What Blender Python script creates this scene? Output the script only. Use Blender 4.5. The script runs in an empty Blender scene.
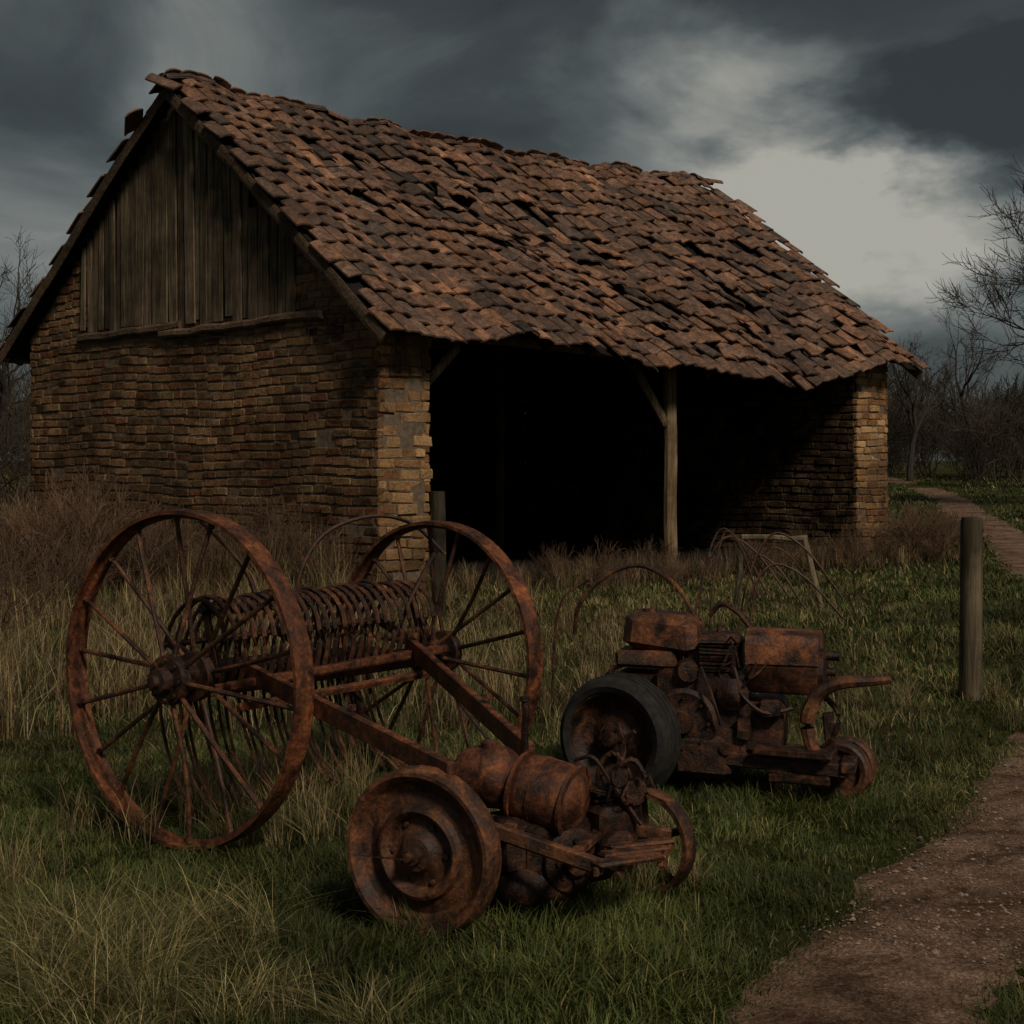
import bpy, math, random
import numpy as np
from mathutils import Vector, Matrix
random.seed(7); rng=np.random.default_rng(11)
S=bpy.context.scene
COL=S.collection

# ---------------------------------------------------------------- helpers
def N(v):
    v=np.asarray(v,float); return v/np.linalg.norm(v)
class B:
    def __init__(s): s.v=[]; s.f=[]; s.c=[]; s.n=0
    def add(s,v,f,col=(1,1,1)):
        v=np.asarray(v,float); s.v.append(v)
        o=s.n; s.f+= [tuple(i+o for i in q) for q in f]
        s.c.append(np.tile(np.array(col,float),(len(v),1))); s.n+=len(v)
    def tube(s,path,r,k=8,col=(1,1,1),cap=True):
        P=np.asarray(path,float); n=len(P)
        r=np.broadcast_to(np.asarray(r,float),(n,))
        T=np.gradient(P,axis=0); T/= (np.linalg.norm(T,axis=1,keepdims=True)+1e-9)
        up=np.array([0,0,1.]) if abs(T[:,2]).mean()<.8 else np.array([1.,0,0])
        X=np.cross(T,up); X/=(np.linalg.norm(X,axis=1,keepdims=True)+1e-9)
        Y=np.cross(X,T)
        a=np.arange(k)*2*math.pi/k
        V=(P[:,None]+r[:,None,None]*(X[:,None]*np.cos(a)[None,:,None]+Y[:,None]*np.sin(a)[None,:,None])).reshape(-1,3)
        F=[(i*k+j,i*k+(j+1)%k,(i+1)*k+(j+1)%k,(i+1)*k+j) for i in range(n-1) for j in range(k)]
        if cap: F+= [tuple(range(k-1,-1,-1)),tuple((n-1)*k+j for j in range(k))]
        s.add(V,F,col)
    def lathe(s,c,axis,prof,k=40,col=(1,1,1),closed=False,wob=0):
        c=np.asarray(c,float); A=N(axis)
        up=np.array([0,0,1.]) if abs(A[2])<.9 else np.array([1.,0,0])
        X=N(np.cross(up,A)); Y=np.cross(A,X)
        a=np.arange(k)*2*math.pi/k
        V=[]
        for (r,h) in prof:
            rr=max(r,1e-4)*(1+wob*np.sin(a*3+1)+wob*.6*np.sin(a*7))
            V.append(c+A*h+ rr[:,None]*(np.cos(a)[:,None]*X+np.sin(a)[:,None]*Y))
        m=len(prof); V=np.concatenate(V)
        R=range(m) if closed else range(m-1)
        F=[(i*k+j,i*k+(j+1)%k,((i+1)%m)*k+(j+1)%k,((i+1)%m)*k+j) for i in R for j in range(k)]
        s.add(V,F,col)
    def box(s,c,ax,hs,col=(1,1,1),jit=0,ch=0.0):
        c=np.asarray(c,float); ax=[np.asarray(a,float) for a in ax]
        hx,hy,hz=hs
        if ch<=0:
            V=np.array([[x,y,z] for z in(-1,1) for y in(-1,1) for x in(-1,1)],float)*[hx,hy,hz]
            F=[(0,2,3,1),(4,5,7,6),(0,1,5,4),(2,6,7,3),(0,4,6,2),(1,3,7,5)]
        else:
            V=[];ring=lambda X,Y,z:[(-X+ch,-Y,z),(X-ch,-Y,z),(X,-Y+ch,z),(X,Y-ch,z),(X-ch,Y,z),(-X+ch,Y,z),(-X,Y-ch,z),(-X,-Y+ch,z)]
            V+=ring(hx-ch,hy-ch,-hz)+ring(hx,hy,-hz+ch)+ring(hx,hy,hz-ch)+ring(hx-ch,hy-ch,hz)
            F=[tuple(range(7,-1,-1)),tuple(range(24,32))]
            for l in range(3):
                F+=[(l*8+j,l*8+(j+1)%8,(l+1)*8+(j+1)%8,(l+1)*8+j) for j in range(8)]
            V=np.array(V,float)
        if jit: V=V+rng.normal(0,jit,V.shape)
        s.add(c+V[:,0:1]*ax[0]+V[:,1:2]*ax[1]+V[:,2:3]*ax[2],F,col)
    def beam(s,p0,p1,w,h,col=(1,1,1),ch=.006,jit=0,up=(0,0,1)):
        p0=np.asarray(p0,float);p1=np.asarray(p1,float)
        L=np.linalg.norm(p1-p0);X=(p1-p0)/L
        Y=N(np.cross(up,X)); Z=np.cross(X,Y)
        s.box((p0+p1)/2,(X,Y,Z),(L/2,w/2,h/2),col,jit,ch)
    def finish(s,name,mat,parent=None,smooth=False,bevel=0,sub=0):
        V=np.concatenate(s.v); o=np.zeros(3)
        if parent is not None: o=np.array(parent.location)
        me=bpy.data.meshes.new(name); me.from_pydata((V-o).tolist(),[],s.f)
        ca=me.color_attributes.new('Col','FLOAT_COLOR','POINT')
        c=np.ones((len(V),4),np.float32); c[:,:3]=np.concatenate(s.c); ca.data.foreach_set('color',c.ravel())
        me.materials.append(mat)
        if smooth:
            me.polygons.foreach_set('use_smooth',[True]*len(me.polygons))
            try: me.set_sharp_from_angle(angle=math.radians(38))
            except Exception: pass
        ob=bpy.data.objects.new(name,me); COL.objects.link(ob)
        if parent is not None: ob.parent=parent
        return ob
def empty(name,loc=(0,0,0)):
    e=bpy.data.objects.new(name,None); e.location=loc; COL.objects.link(e); e.empty_display_size=.2; return e
def curve(pts,n=24):
    P=np.asarray(pts,float); m=len(P)
    P=np.vstack([2*P[0]-P[1],P,2*P[-1]-P[-2]]); out=[]
    for t in np.linspace(0,m-1-1e-6,n):
        i=int(t);u=t-i;a,b,c,d=P[i:i+4]
        out.append(.5*((2*b)+(c-a)*u+(2*a-5*b+4*c-d)*u*u+(3*b-a-3*c+d)*u**3))
    return np.array(out)

_g=rng.random((256,256))
def vn(x,y,s=1.0,o=0):
    x=np.asarray(x)*s+o*17.3+1000; y=np.asarray(y)*s+o*9.1+1000
    xi=np.floor(x).astype(int); yi=np.floor(y).astype(int); fx=x-xi; fy=y-yi
    fx=fx*fx*(3-2*fx); fy=fy*fy*(3-2*fy)
    g=lambda a,b:_g[a%256,b%256]
    return (g(xi,yi)*(1-fx)+g(xi+1,yi)*fx)*(1-fy)+(g(xi,yi+1)*(1-fx)+g(xi+1,yi+1)*fx)*fy
def hgt(x,y):
    x=np.asarray(x,float); y=np.asarray(y,float)
    t=np.clip((y-32)/60,0,1); t=t*t*(3-2*t)
    return 1.0*t+ .05*(vn(x,y,.5,3)-.5)*np.clip((y-1)/3,0,1)

# ---------------------------------------------------------------- materials
def mat(name):
    m=bpy.data.materials.new(name); m.use_nodes=True; nt=m.node_tree
    b=nt.nodes['Principled BSDF']; return m,nt,b
def nd(nt,t,**k):
    n=nt.nodes.new(t)
    for a,v in k.items():
        if a in n.inputs: n.inputs[a].default_value=v
        else: setattr(n,a,v)
    return n
def ramp(nt,fac,stops):
    r=nt.nodes.new('ShaderNodeValToRGB'); e=r.color_ramp.elements
    while len(e)<len(stops): e.new(.5)
    for i,(p,c) in enumerate(stops):
        e[i].position=p; e[i].color=(c[0],c[1],c[2],1) if len(c)==3 else c
    nt.links.new(fac,r.inputs[0]); return r.outputs[0]
def noise(nt,vec,scale,detail=6,rough=.6,dist=0,out='Fac'):
    n=nt.nodes.new('ShaderNodeTexNoise'); n.inputs['Scale'].default_value=scale
    n.inputs['Detail'].default_value=detail; n.inputs['Roughness'].default_value=rough
    n.inputs['Distortion'].default_value=dist
    if vec is not None: nt.links.new(vec,n.inputs['Vector'])
    return n.outputs[out]
def mul(nt,a,b,f=1,mode='MULTIPLY'):
    m=nt.nodes.new('ShaderNodeMixRGB'); m.blend_type=mode; m.inputs[0].default_value=f if not hasattr(f,'links') else 1
    if hasattr(f,'links'): nt.links.new(f,m.inputs[0])
    for s,i in((a,1),(b,2)):
        if hasattr(s,'links'): nt.links.new(s,m.inputs[i])
        else: m.inputs[i].default_value=(s[0],s[1],s[2],1)
    return m.outputs[0]
def bump(nt,b,h,st,dist=.01,prev=None):
    n=nt.nodes.new('ShaderNodeBump'); n.inputs['Strength'].default_value=st; n.inputs['Distance'].default_value=dist
    nt.links.new(h,n.inputs['Height'])
    if prev: nt.links.new(prev,n.inputs['Normal'])
    nt.links.new(n.outputs[0],b.inputs['Normal']); return n.outputs[0]
def objco(nt,scale=(1,1,1)):
    t=nt.nodes.new('ShaderNodeTexCoord'); m=nt.nodes.new('ShaderNodeMapping'); m.inputs['Scale'].default_value=scale
    nt.links.new(t.outputs['Object'],m.inputs[0]); return m.outputs[0]
def colattr(nt):
    a=nt.nodes.new('ShaderNodeVertexColor'); a.layer_name='Col'; return a.outputs[0]

def rust(name,tint=(1,1,1),sc=9,dark=.5,metal=.2,rough=.6):
    m,nt,b=mat(name); co=objco(nt)
    n1=noise(nt,co,sc,9,.72,.5); n2=noise(nt,co,sc*7,6,.75); n3=noise(nt,co,2.3,4,.6)
    T=lambda c:tuple(c[i]*tint[i] for i in range(3))
    c=ramp(nt,n1,[(.34,T((.022,.014,.011))),(.42+.08*dark,T((.080,.035,.020))),(.54+.04*dark,T((.20,.074,.029))),(.69,T((.36,.155,.062)))])
    c=mul(nt,c,ramp(nt,n2,[(.34,(.33,.31,.30)),(.5,(.82,.8,.78)),(.66,(1.35,1.3,1.2))]),.9)
    c=mul(nt,c,ramp(nt,n3,[(.38,(.55,.53,.52)),(.62,(1.15,1.12,1.1))]),.8)
    c=mul(nt,c,colattr(nt))
    nt.links.new(c,b.inputs['Base Color']); b.inputs['Metallic'].default_value=metal
    r=ramp(nt,n1,[(.35,(rough-.25,)*3),(.6,(rough+.12,)*3)]); nt.links.new(r,b.inputs['Roughness'])
    p=bump(nt,b,n2,.7,.005); bump(nt,b,n1,.6,.014,p); return m
M_rust=rust('rust_orange',(1.15,1.0,.9),10,.35)
M_rustd=rust('rust_dark',(.52,.53,.58),13,1.0,.3,.5)
M_rustm=rust('rust_mid',(.88,.9,.9),9,.6)

def wood(name,c0,c1,c2,axis=0,sc=1.0):
    m,nt,b=mat(name)
    s=[26*sc]*3; s[axis]=1.6*sc
    co=objco(nt,tuple(s)); n1=noise(nt,co,1,8,.7,.5)
    n2=noise(nt,objco(nt),1.7*sc,4,.6)
    c=ramp(nt,n1,[(.3,c0),(.5,c1),(.72,c2)])
    c=mul(nt,c,ramp(nt,n2,[(.35,(.4,.4,.38)),(.62,(1.15,1.12,1.1))]),.95)
    c=mul(nt,c,colattr(nt)); nt.links.new(c,b.inputs['Base Color']); b.inputs['Roughness'].default_value=.9
    b.inputs['Specular IOR Level'].default_value=.2
    bump(nt,b,n1,.8,.012); return m
M_board=wood('gable_board_wood',(.03,.023,.016),(.105,.080,.052),(.23,.18,.12),2)
M_timber=wood('timber_wood',(.05,.033,.02),(.17,.12,.07),(.33,.24,.15),2)
M_beam=wood('beam_wood',(.035,.024,.016),(.11,.072,.044),(.22,.155,.10),0)
M_post=wood('post_wood',(.04,.032,.02),(.11,.088,.056),(.21,.17,.11),2,1.3)

def brick():
    m,nt,b=mat('old_brick'); co=objco(nt)
    n1=noise(nt,co,2.2,9,.74,1.0); n2=noise(nt,co,34,7,.75); n3=noise(nt,co,.6,5,.65)
    c=mul(nt,colattr(nt),ramp(nt,n2,[(.33,(.42,.40,.37)),(.5,(.88,.86,.84)),(.66,(1.3,1.27,1.2))]),.9)
    k=ramp(nt,n1,[(.49,(0,0,0)),(.60,(.6,.6,.6))])
    c=mul(nt,c,(.20,.148,.095),k,'MIX')
    c=mul(nt,c,ramp(nt,n1,[(.35,(.26,.235,.21)),(.47,(.82,.79,.75)),(.66,(1.15,1.12,1.06))]),.95)
    c=mul(nt,c,ramp(nt,n3,[(.40,(.48,.44,.40)),(.6,(1.15,1.1,1.02))]),.95)
    nt.links.new(c,b.inputs['Base Color']); b.inputs['Roughness'].default_value=.95
    b.inputs['Specular IOR Level'].default_value=.12
    p=bump(nt,b,n2,.9,.016); bump(nt,b,noise(nt,co,9,4,.6),.7,.04,p); return m
M_brick=brick()
def simple(name,c0,c1,sc=5,rough=.95,bs=.5,bd=.02,vc=False):
    m,nt,b=mat(name); co=objco(nt); n=noise(nt,co,sc,7,.65)
    c=ramp(nt,n,[(.3,c0),(.7,c1)])
    if vc: c=mul(nt,c,colattr(nt))
    nt.links.new(c,b.inputs['Base Color']); b.inputs['Roughness'].default_value=rough
    b.inputs['Specular IOR Level'].default_value=.2
    bump(nt,b,n,bs,bd); return m
M_mortar=simple('mortar',(.07,.052,.036),(.18,.135,.095),14)
M_inshade=simple('painted_interior_shade',(.005,.004,.003),(.014,.012,.009),4)  # near-black base colour, paints the shade inside the barn
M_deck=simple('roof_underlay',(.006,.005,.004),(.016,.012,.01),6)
M_tyre=simple('tyre_rubber',(.010,.010,.010),(.034,.031,.029),22,.85,.6,.006)
M_bark=simple('bark',(.024,.02,.016),(.06,.05,.042),9,.95)
M_twig=simple('twig',(.8,.8,.8),(1.2,1.2,1.2),3,.95,.1,.01,True)
def tilem():
    m,nt,b=mat('clay_roof_tile'); co=objco(nt)
    n1=noise(nt,co,7,8,.75,.8); n2=noise(nt,co,40,6,.75); n3=noise(nt,co,.8,4,.6)
    c=mul(nt,colattr(nt),ramp(nt,n1,[(.35,(.24,.235,.235)),(.47,(.66,.64,.62)),(.58,(1.12,1.08,1.03)),(.72,(1.75,1.62,1.46))]),1)
    c=mul(nt,c,ramp(nt,n2,[(.33,(.42,.42,.42)),(.65,(1.3,1.28,1.25))]),.85)
    c=mul(nt,c,ramp(nt,n3,[(.40,(.58,.57,.56)),(.58,(1.12,1.1,1.08))]),.8)
    nt.links.new(c,b.inputs['Base Color']); b.inputs['Roughness'].default_value=.64
    b.inputs['Specular IOR Level'].default_value=.4
    p=bump(nt,b,n2,.8,.010); bump(nt,b,n1,.6,.025,p); return m
M_tile=tilem()
def grassm():
    m,nt,b=mat('grass_blades'); nt.links.new(colattr(nt),b.inputs['Base Color'])
    b.inputs['Roughness'].default_value=.65; b.inputs['Specular IOR Level'].default_value=.22
    return m
M_grass=grassm()
def groundm():
    m,nt,b=mat('ground_soil_turf'); co=objco(nt)
    n=noise(nt,co,.8,6,.6); n2=noise(nt,co,14,7,.7); n3=noise(nt,co,.12,4,.5)
    c=ramp(nt,n2,[(.3,(.016,.018,.008)),(.5,(.038,.044,.015)),(.7,(.075,.078,.028))])
    c=mul(nt,c,ramp(nt,n,[(.35,(.7,.6,.5)),(.65,(1.1,1.15,1))]),.8)
    c=mul(nt,c,ramp(nt,n3,[(.4,(.8,.8,.8)),(.6,(1.3,1.2,1))]),.6)
    nt.links.new(c,b.inputs['Base Color']); b.inputs['Roughness'].default_value=1; b.inputs['Specular IOR Level'].default_value=.1
    bump(nt,b,n2,.8,.04); return m
M_ground=groundm()
def pathm():
    m,nt,b=mat('gravel_path'); co=objco(nt)
    v=nd(nt,'ShaderNodeTexVoronoi'); v.inputs['Scale'].default_value=95; nt.links.new(co,v.inputs['Vector'])
    n=noise(nt,co,3.2,10,.75,.5); n2=noise(nt,co,120,3,.6); n4=noise(nt,co,.9,4,.6)
    c=ramp(nt,v.outputs['Color'],[(.1,(.16,.098,.068)),(.5,(.25,.163,.118)),(.95,(.40,.295,.23))])
    c=mul(nt,c,ramp(nt,n,[(.38,(.30,.25,.20)),(.48,(.78,.73,.69)),(.60,(1.2,1.16,1.12))]),.95)
    c=mul(nt,c,ramp(nt,n4,[(.38,(.6,.55,.5)),(.6,(1.1,1.08,1.06))]),.9)
    c=mul(nt,c,ramp(nt,n2,[(.3,(.6,.6,.6)),(.6,(1.1,1.1,1.1))]),.7)
    nt.links.new(c,b.inputs['Base Color']); b.inputs['Roughness'].default_value=.95; b.inputs['Specular IOR Level'].default_value=.15
    p=bump(nt,b,v.outputs['Distance'],.6,.010); bump(nt,b,n,.8,.09,p); return m
M_path=pathm()

# ---------------------------------------------------------------- ground + path
def grid(a,b,s0): return np.linspace(a,b,int((b-a)/s0)+1)
xs=np.concatenate([-np.geomspace(20,900,26)[::-1],grid(-19,19,.33),np.geomspace(20,900,26)])
ys=np.concatenate([-np.geomspace(3,500,14)[::-1],grid(-2,32,.33),np.geomspace(33,1500,40)])
X,Y=np.meshgrid(xs,ys); Z=hgt(X,Y)
nx,ny=len(xs),len(ys)
b=B(); b.add(np.stack([X,Y,Z],-1).reshape(-1,3),[(j*nx+i,j*nx+i+1,(j+1)*nx+i+1,(j+1)*nx+i) for j in range(ny-1) for i in range(nx-1)])
b.finish('ground',M_ground,smooth=True)
PC=curve([(-1.1,-3,0),(-.12,1.5,0),(1.0,4.26,0),(1.68,5.5,0),(2.75,7.3,0),(4.1,9.9,0),(5.6,13.5,0),(6.9,18,0),(8.1,23,0),(10.0,30,0),(13.0,43,0),(15.9,56,0),(18,75,0),(19,95,0)],320)[:,:2]
PW=np.interp(PC[:,1],[0,4.2,8,14,25,60,100],[.50,.53,.80,1.0,.95,1.0,1.0])/2
T=np.gradient(PC,axis=0); T/=np.linalg.norm(T,axis=1,keepdims=True); NN=np.stack([-T[:,1],T[:,0]],1)
PWl=PW*(1+.3*(vn(PC[:,0],PC[:,1],2.2,5)-.5)+.25*(vn(PC[:,0],PC[:,1],9,5)-.5)); PWr=PW*(1+.3*(vn(PC[:,0],PC[:,1],2.2,8)-.5)+.25*(vn(PC[:,0],PC[:,1],9,8)-.5))
K=13; V=[]
for i in range(len(PC)):
    for j in range(K):
        t=j/(K-1)*2-1
        p=PC[i]+NN[i]*(t*1.25*(PWl[i] if t>0 else PWr[i]))
        V.append((p[0],p[1],float(hgt(p[0],p[1]))+.014-.012*t**6))
b=B(); b.add(V,[(i*K+j,(i)*K+j+1,(i+1)*K+j+1,(i+1)*K+j) for i in range(len(PC)-1) for j in range(K-1)])
b.finish('gravel_path',M_path,smooth=True)
def pathdist(x,y):
    out=np.full(len(x),1e9)
    for i in range(0,len(PC),2):
        d=np.hypot(x-PC[i,0],y-PC[i,1])-PW[i]; out=np.minimum(out,d)
    return out
b=B()
for _ in range(3800):
    i=rng.integers(60,190); t=rng.uniform(-1.15,1.15); p=PC[i]+NN[i]*t*PW[i]+rng.normal(0,.05,2)
    if p[1]>11 or p[1]<3.5: continue
    r=rng.uniform(.003,.008) if rng.random()<.93 else rng.uniform(.008,.015)
    q=np.array([[1,0,0],[0,1,0],[-1,0,0],[0,-1,0],[0,0,.7],[0,0,-.7]])*r*rng.uniform(.7,1.3,(6,3))
    g=rng.uniform(.35,1.3)
    b.add(q+[p[0],p[1],float(hgt(p[0],p[1]))+.016],[(0,1,4),(1,2,4),(2,3,4),(3,0,4),(1,0,5),(2,1,5),(3,2,5),(0,3,5)],(.26*g,.185*g,.14*g))
b.finish('path_pebbles',M_grass)

# ---------------------------------------------------------------- barn
A=np.array([-1.56,17.5]); Bp=np.array([-7.07,22.0]); Cp=np.array([6.14,24.5])
e1=(Cp-A); L=np.linalg.norm(e1); e1/=L
e2=(Bp-A); W=np.linalg.norm(e2); e2/=W
E1=np.array([*e1,0]); E2=np.array([*e2,0]); UZ=np.array([0,0,1.])
def P(u,v,z): return np.array([A[0]+u*e1[0]+v*e2[0],A[1]+u*e1[1]+v*e2[1],z])
half=W/2; PITCH=.87; ZW=3.5; OH=.45
def sag(u,s):
    return -.19*math.sin(math.pi*min(max(u/L,0),1))*(1-.3*s)-.26*math.exp(-((u-6.9)/2.2)**2)*s*s-.12*math.exp(-((u-4.6)/1.2)**2-((s-.45)/.22)**2)+.07*math.sin(u*1.7+s*4)*s+.035*math.sin(u*3.9+1)+.02*math.sin(u*6.3+s*9)
def roofz(v): return ZW+min(v,W-v)*PITCH
def R(u,s,side=0,off=0):
    v=half-(half+OH)*s; z=ZW+half*PITCH-(half+OH)*PITCH*s+sag(u,s)+off
    if side: v=W-v
    return P(u,v,z)
barn=empty('brick_barn',(A[0],A[1],0))
def brickcol(kind=0):
    base={0:[(.30,.185,.105),(.24,.145,.082),(.32,.21,.125),(.23,.112,.066),(.15,.098,.062),(.27,.17,.096),(.20,.13,.08)],
          1:[(.52,.325,.175),(.45,.27,.14),(.57,.38,.215),(.35,.20,.108),(.48,.315,.175)],
          2:[(.075,.048,.03),(.06,.042,.027),(.085,.055,.035),(.05,.033,.022)]}[kind]  # inner wall: shade painted into the brick colour, subdues the sunlit part
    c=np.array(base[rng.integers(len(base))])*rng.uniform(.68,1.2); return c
def brickface(bb,orig,D,Nn,length,zmaxf,bl=.30,bh=.118,kind=0,dep=.10,skip=None,rag=0,wav=0,zmin=0,pj=.007):
    zc=zmin; row=0
    while zc<8:
        hh=bh*rng.uniform(.90,1.08); x=-rng.uniform(0,bl*.3)-(bl/2 if row%2 else 0)
        while x<length+rag:
            l=bl*rng.uniform(.82,1.18) if rng.random()>.22 else bl*.55
            x0=max(x,0); x1=min(x+l,length + (rng.uniform(-.03,rag) if rag else 0))
            x+=l
            if x1-x0<.05: continue
            xm=(x0+x1)/2
            if zc+hh>zmaxf(xm): continue
            if skip and skip(xm,zc+hh/2): continue
            if rng.random()<.015: continue
            g=.010
            dz=wav*math.sin(xm*1.3+row*.05)+.012*math.sin(xm*4+row*.3)+rng.normal(0,.002)
            c=orig+D*xm+UZ*(zc+hh/2+dz)+Nn*(rng.normal(0,pj)-dep/2+.004)
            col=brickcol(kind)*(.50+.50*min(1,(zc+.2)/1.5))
            ang=rng.normal(0,.013); Dd=D*math.cos(ang)+UZ*math.sin(ang)
            bb.box(c,(Dd,Nn,np.cross(Dd,Nn)),((x1-x0)/2-g/2,dep/2,hh/2-g/2-rng.uniform(0,.004)),col,.004,.011)
        zc+=hh+.003; row+=1
        if zc>6.5: break
bb=B()
brd=lambda v,z:(1.45+.1*math.sin(z*9))<v<5.62 and z>3.42
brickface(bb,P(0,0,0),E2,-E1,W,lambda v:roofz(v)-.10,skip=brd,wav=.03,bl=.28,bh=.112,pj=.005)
bb.finish('gable_wall_bricks',M_brick,barn)
bb=B()
FN=N(np.cross(E1,UZ)); 
if FN[1]>0: FN=-FN
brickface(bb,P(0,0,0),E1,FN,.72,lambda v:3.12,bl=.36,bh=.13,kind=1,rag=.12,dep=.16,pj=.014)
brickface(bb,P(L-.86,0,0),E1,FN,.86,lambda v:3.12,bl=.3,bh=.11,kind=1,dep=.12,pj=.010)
bb.finish('corner_pier_bricks',M_brick,barn)
bb=B()
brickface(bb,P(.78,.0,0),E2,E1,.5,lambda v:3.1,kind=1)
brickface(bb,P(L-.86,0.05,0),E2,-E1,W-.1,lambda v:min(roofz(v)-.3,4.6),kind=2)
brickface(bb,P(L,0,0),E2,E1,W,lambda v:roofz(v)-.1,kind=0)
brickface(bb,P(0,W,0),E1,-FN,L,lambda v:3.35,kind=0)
bb.finish('side_wall_bricks',M_brick,barn)
b=B()
def wallcore(u0,u1,v0,v1,ztopf,n=14):
    vs=np.linspace(v0,v1,n); V=[]
    for v in vs:
        for u in(u0,u1):
            V.append(P(u,v,-.2)); V.append(P(u,v,ztopf(u,v)))
    F=[]
    for i in range(n-1):
        a=i*4;c=a+4
        F+=[(a,c,c+1,a+1),(a+2,a+3,c+3,c+2),(a+1,c+1,c+3,a+3)]
    F+=[(0,1,3,2),(4*(n-1),4*(n-1)+2,4*(n-1)+3,4*(n-1)+1)]
    b.add(V,F)
wallcore(.012,.33,.012,1.45,lambda u,v:roofz(v)-.12)
wallcore(.012,.33,1.45,5.62,lambda u,v:3.42,4)
wallcore(.012,.33,5.62,W-.02,lambda u,v:roofz(v)-.12)
wallcore(L-.2,L-.015,.02,W-.02,lambda u,v:roofz(v)-.22,31)
wallcore(.335,.72,.014,.46,lambda u,v:3.1,4)
wallcore(L-.82,L-.205,.014,.3,lambda u,v:3.1,4)
wallcore(.34,L-.85,W-.3,W-.015,lambda u,v:3.4,3)
b.finish('wall_core',M_mortar,barn)
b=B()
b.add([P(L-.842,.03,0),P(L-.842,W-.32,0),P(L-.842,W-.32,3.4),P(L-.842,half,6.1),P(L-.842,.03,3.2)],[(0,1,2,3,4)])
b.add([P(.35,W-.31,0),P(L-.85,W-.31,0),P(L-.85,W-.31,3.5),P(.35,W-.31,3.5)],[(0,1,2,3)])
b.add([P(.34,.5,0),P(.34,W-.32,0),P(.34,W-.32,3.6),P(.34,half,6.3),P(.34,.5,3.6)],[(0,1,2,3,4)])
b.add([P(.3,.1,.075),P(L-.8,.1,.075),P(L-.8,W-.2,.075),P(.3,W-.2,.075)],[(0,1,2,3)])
b.finish('interior_shade_sheets',M_inshade,barn)  # sheets added on inner walls and floor, their dark colour standing for shade
b=B(); v=1.4; bi=0
while v<5.7:
    w=rng.uniform(.12,.20); vm=v+w/2; bi+=1
    zt=roofz(vm)-.10; zb=3.36+rng.uniform(-.08,.08)
    if bi==5: zt-=.50
    if bi==6: zt-=.16
    if bi==3: w-=.04
    if zt-zb>.1:
        g=rng.uniform(.5,1.3); lean=rng.normal(0,.014)
        gap=.006+ (rng.uniform(.01,.03) if rng.random()<.3 else 0)
        b.box(P(-.02+rng.normal(0,.010),vm,(zt+zb)/2),(E2+UZ*0,-E1,UZ+E2*lean),(w/2-gap,.014,(zt-zb)/2),(g,g*rng.uniform(.93,1.02),g*.95),.003,.003)
    v+=w if bi!=3 else w+.04
b.add([P(.03,1.4,3.4),P(.03,5.65,3.4),P(.03,5.65,roofz(5.65)-.13),P(.03,half,roofz(half)-.13),P(.03,1.4,roofz(1.4)-.13)],[(0,1,2,3,4)],(.10,.10,.10))  # not a board: backing sheet, paints the dark seen through the gaps
b.finish('gable_boards',M_board,barn)
def jbeam(bb,p0,p1,w,h,n=7,j=.012,g=1):
    p0=np.array(p0,float);p1=np.array(p1,float);X_=N(p1-p0);up=UZ if abs(X_[2])<.9 else np.array([1.,0,0])
    Y_=N(np.cross(up,X_));Z_=np.cross(X_,Y_);V=[]
    for i in range(n):
        c=p0+(p1-p0)*i/(n-1)+Y_*rng.normal(0,j)+Z_*rng.normal(0,j)
        for a in range(8):
            t=math.pi/8+a*math.pi/4
            sx=max(-1,min(1,math.cos(t)*1.25)); sy=max(-1,min(1,math.sin(t)*1.25))
            V.append(c+Y_*sx*w/2*rng.uniform(.95,1.04)+Z_*sy*h/2*rng.uniform(.95,1.04))
    F=[(i*8+j_,i*8+(j_+1)%8,(i+1)*8+(j_+1)%8,(i+1)*8+j_) for i in range(n-1) for j_ in range(8)]+[tuple(range(7,-1,-1)),tuple((n-1)*8+k for k in range(8))]
    bb.add(V,F,(g,g,g))
b=B()
jbeam(b,P(-.02,5.85,3.32),P(-.02,3.6,3.37),.10,.12,9,.012,.8); jbeam(b,P(-.03,4.0,3.27),P(-.02,.9,3.36),.10,.11,11,.014,1)
jbeam(b,P(.45,.16,3.2),P(L*.5,.16,3.10),.2,.24,9,.01,1.5); jbeam(b,P(L*.5,.165,3.1),P(L-.2,.16,3.2),.2,.24,9,.01,.8)
for k in range(12):
    u=.9+k*(L-1.9)/11
    for sd in (0,1): jbeam(b,R(u,.03,sd,-.22),R(u,.96,sd,-.17),.08,.11,3,.004,.5)
for (s0,s1) in((0,.34),(.34,.68),(.68,.985)):
    for sd in(0,1):
        jbeam(b,R(-.28,s0,sd,-.16),R(-.28,s1,sd,-.16),.035,.15,4,.006,.7)
        jbeam(b,R(L+.28,s0,sd,-.16),R(L+.28,s1,sd,-.16),.035,.15,4,.006,.75)
b.finish('roof_timbers',M_beam,barn)
b=B()
pu=L*.509
jbeam(b,P(pu,.16,0),P(pu,.16,2.98),.16,.18,9,.008,1.1)
jbeam(b,P(pu-.09,.17,2.1),P(pu-.80,.17,2.98),.10,.13,4,.004,.8)
jbeam(b,P(.80,.2,2.45),P(1.4,.2,3.0),.10,.12,4,.004,1.0)
jbeam(b,P(pu,3.3,0),P(pu,3.3,4.5),.16,.16,5,.006,.3)
b.finish('support_posts',M_timber,barn)
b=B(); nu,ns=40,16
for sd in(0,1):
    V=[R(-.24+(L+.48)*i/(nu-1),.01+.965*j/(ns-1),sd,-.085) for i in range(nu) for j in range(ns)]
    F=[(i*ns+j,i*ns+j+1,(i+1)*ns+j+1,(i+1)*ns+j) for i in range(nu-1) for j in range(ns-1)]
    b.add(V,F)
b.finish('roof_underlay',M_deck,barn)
TW,EX,TL=.25,.315,.47
slen=math.hypot(half+OH,(half+OH)*PITCH)
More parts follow.
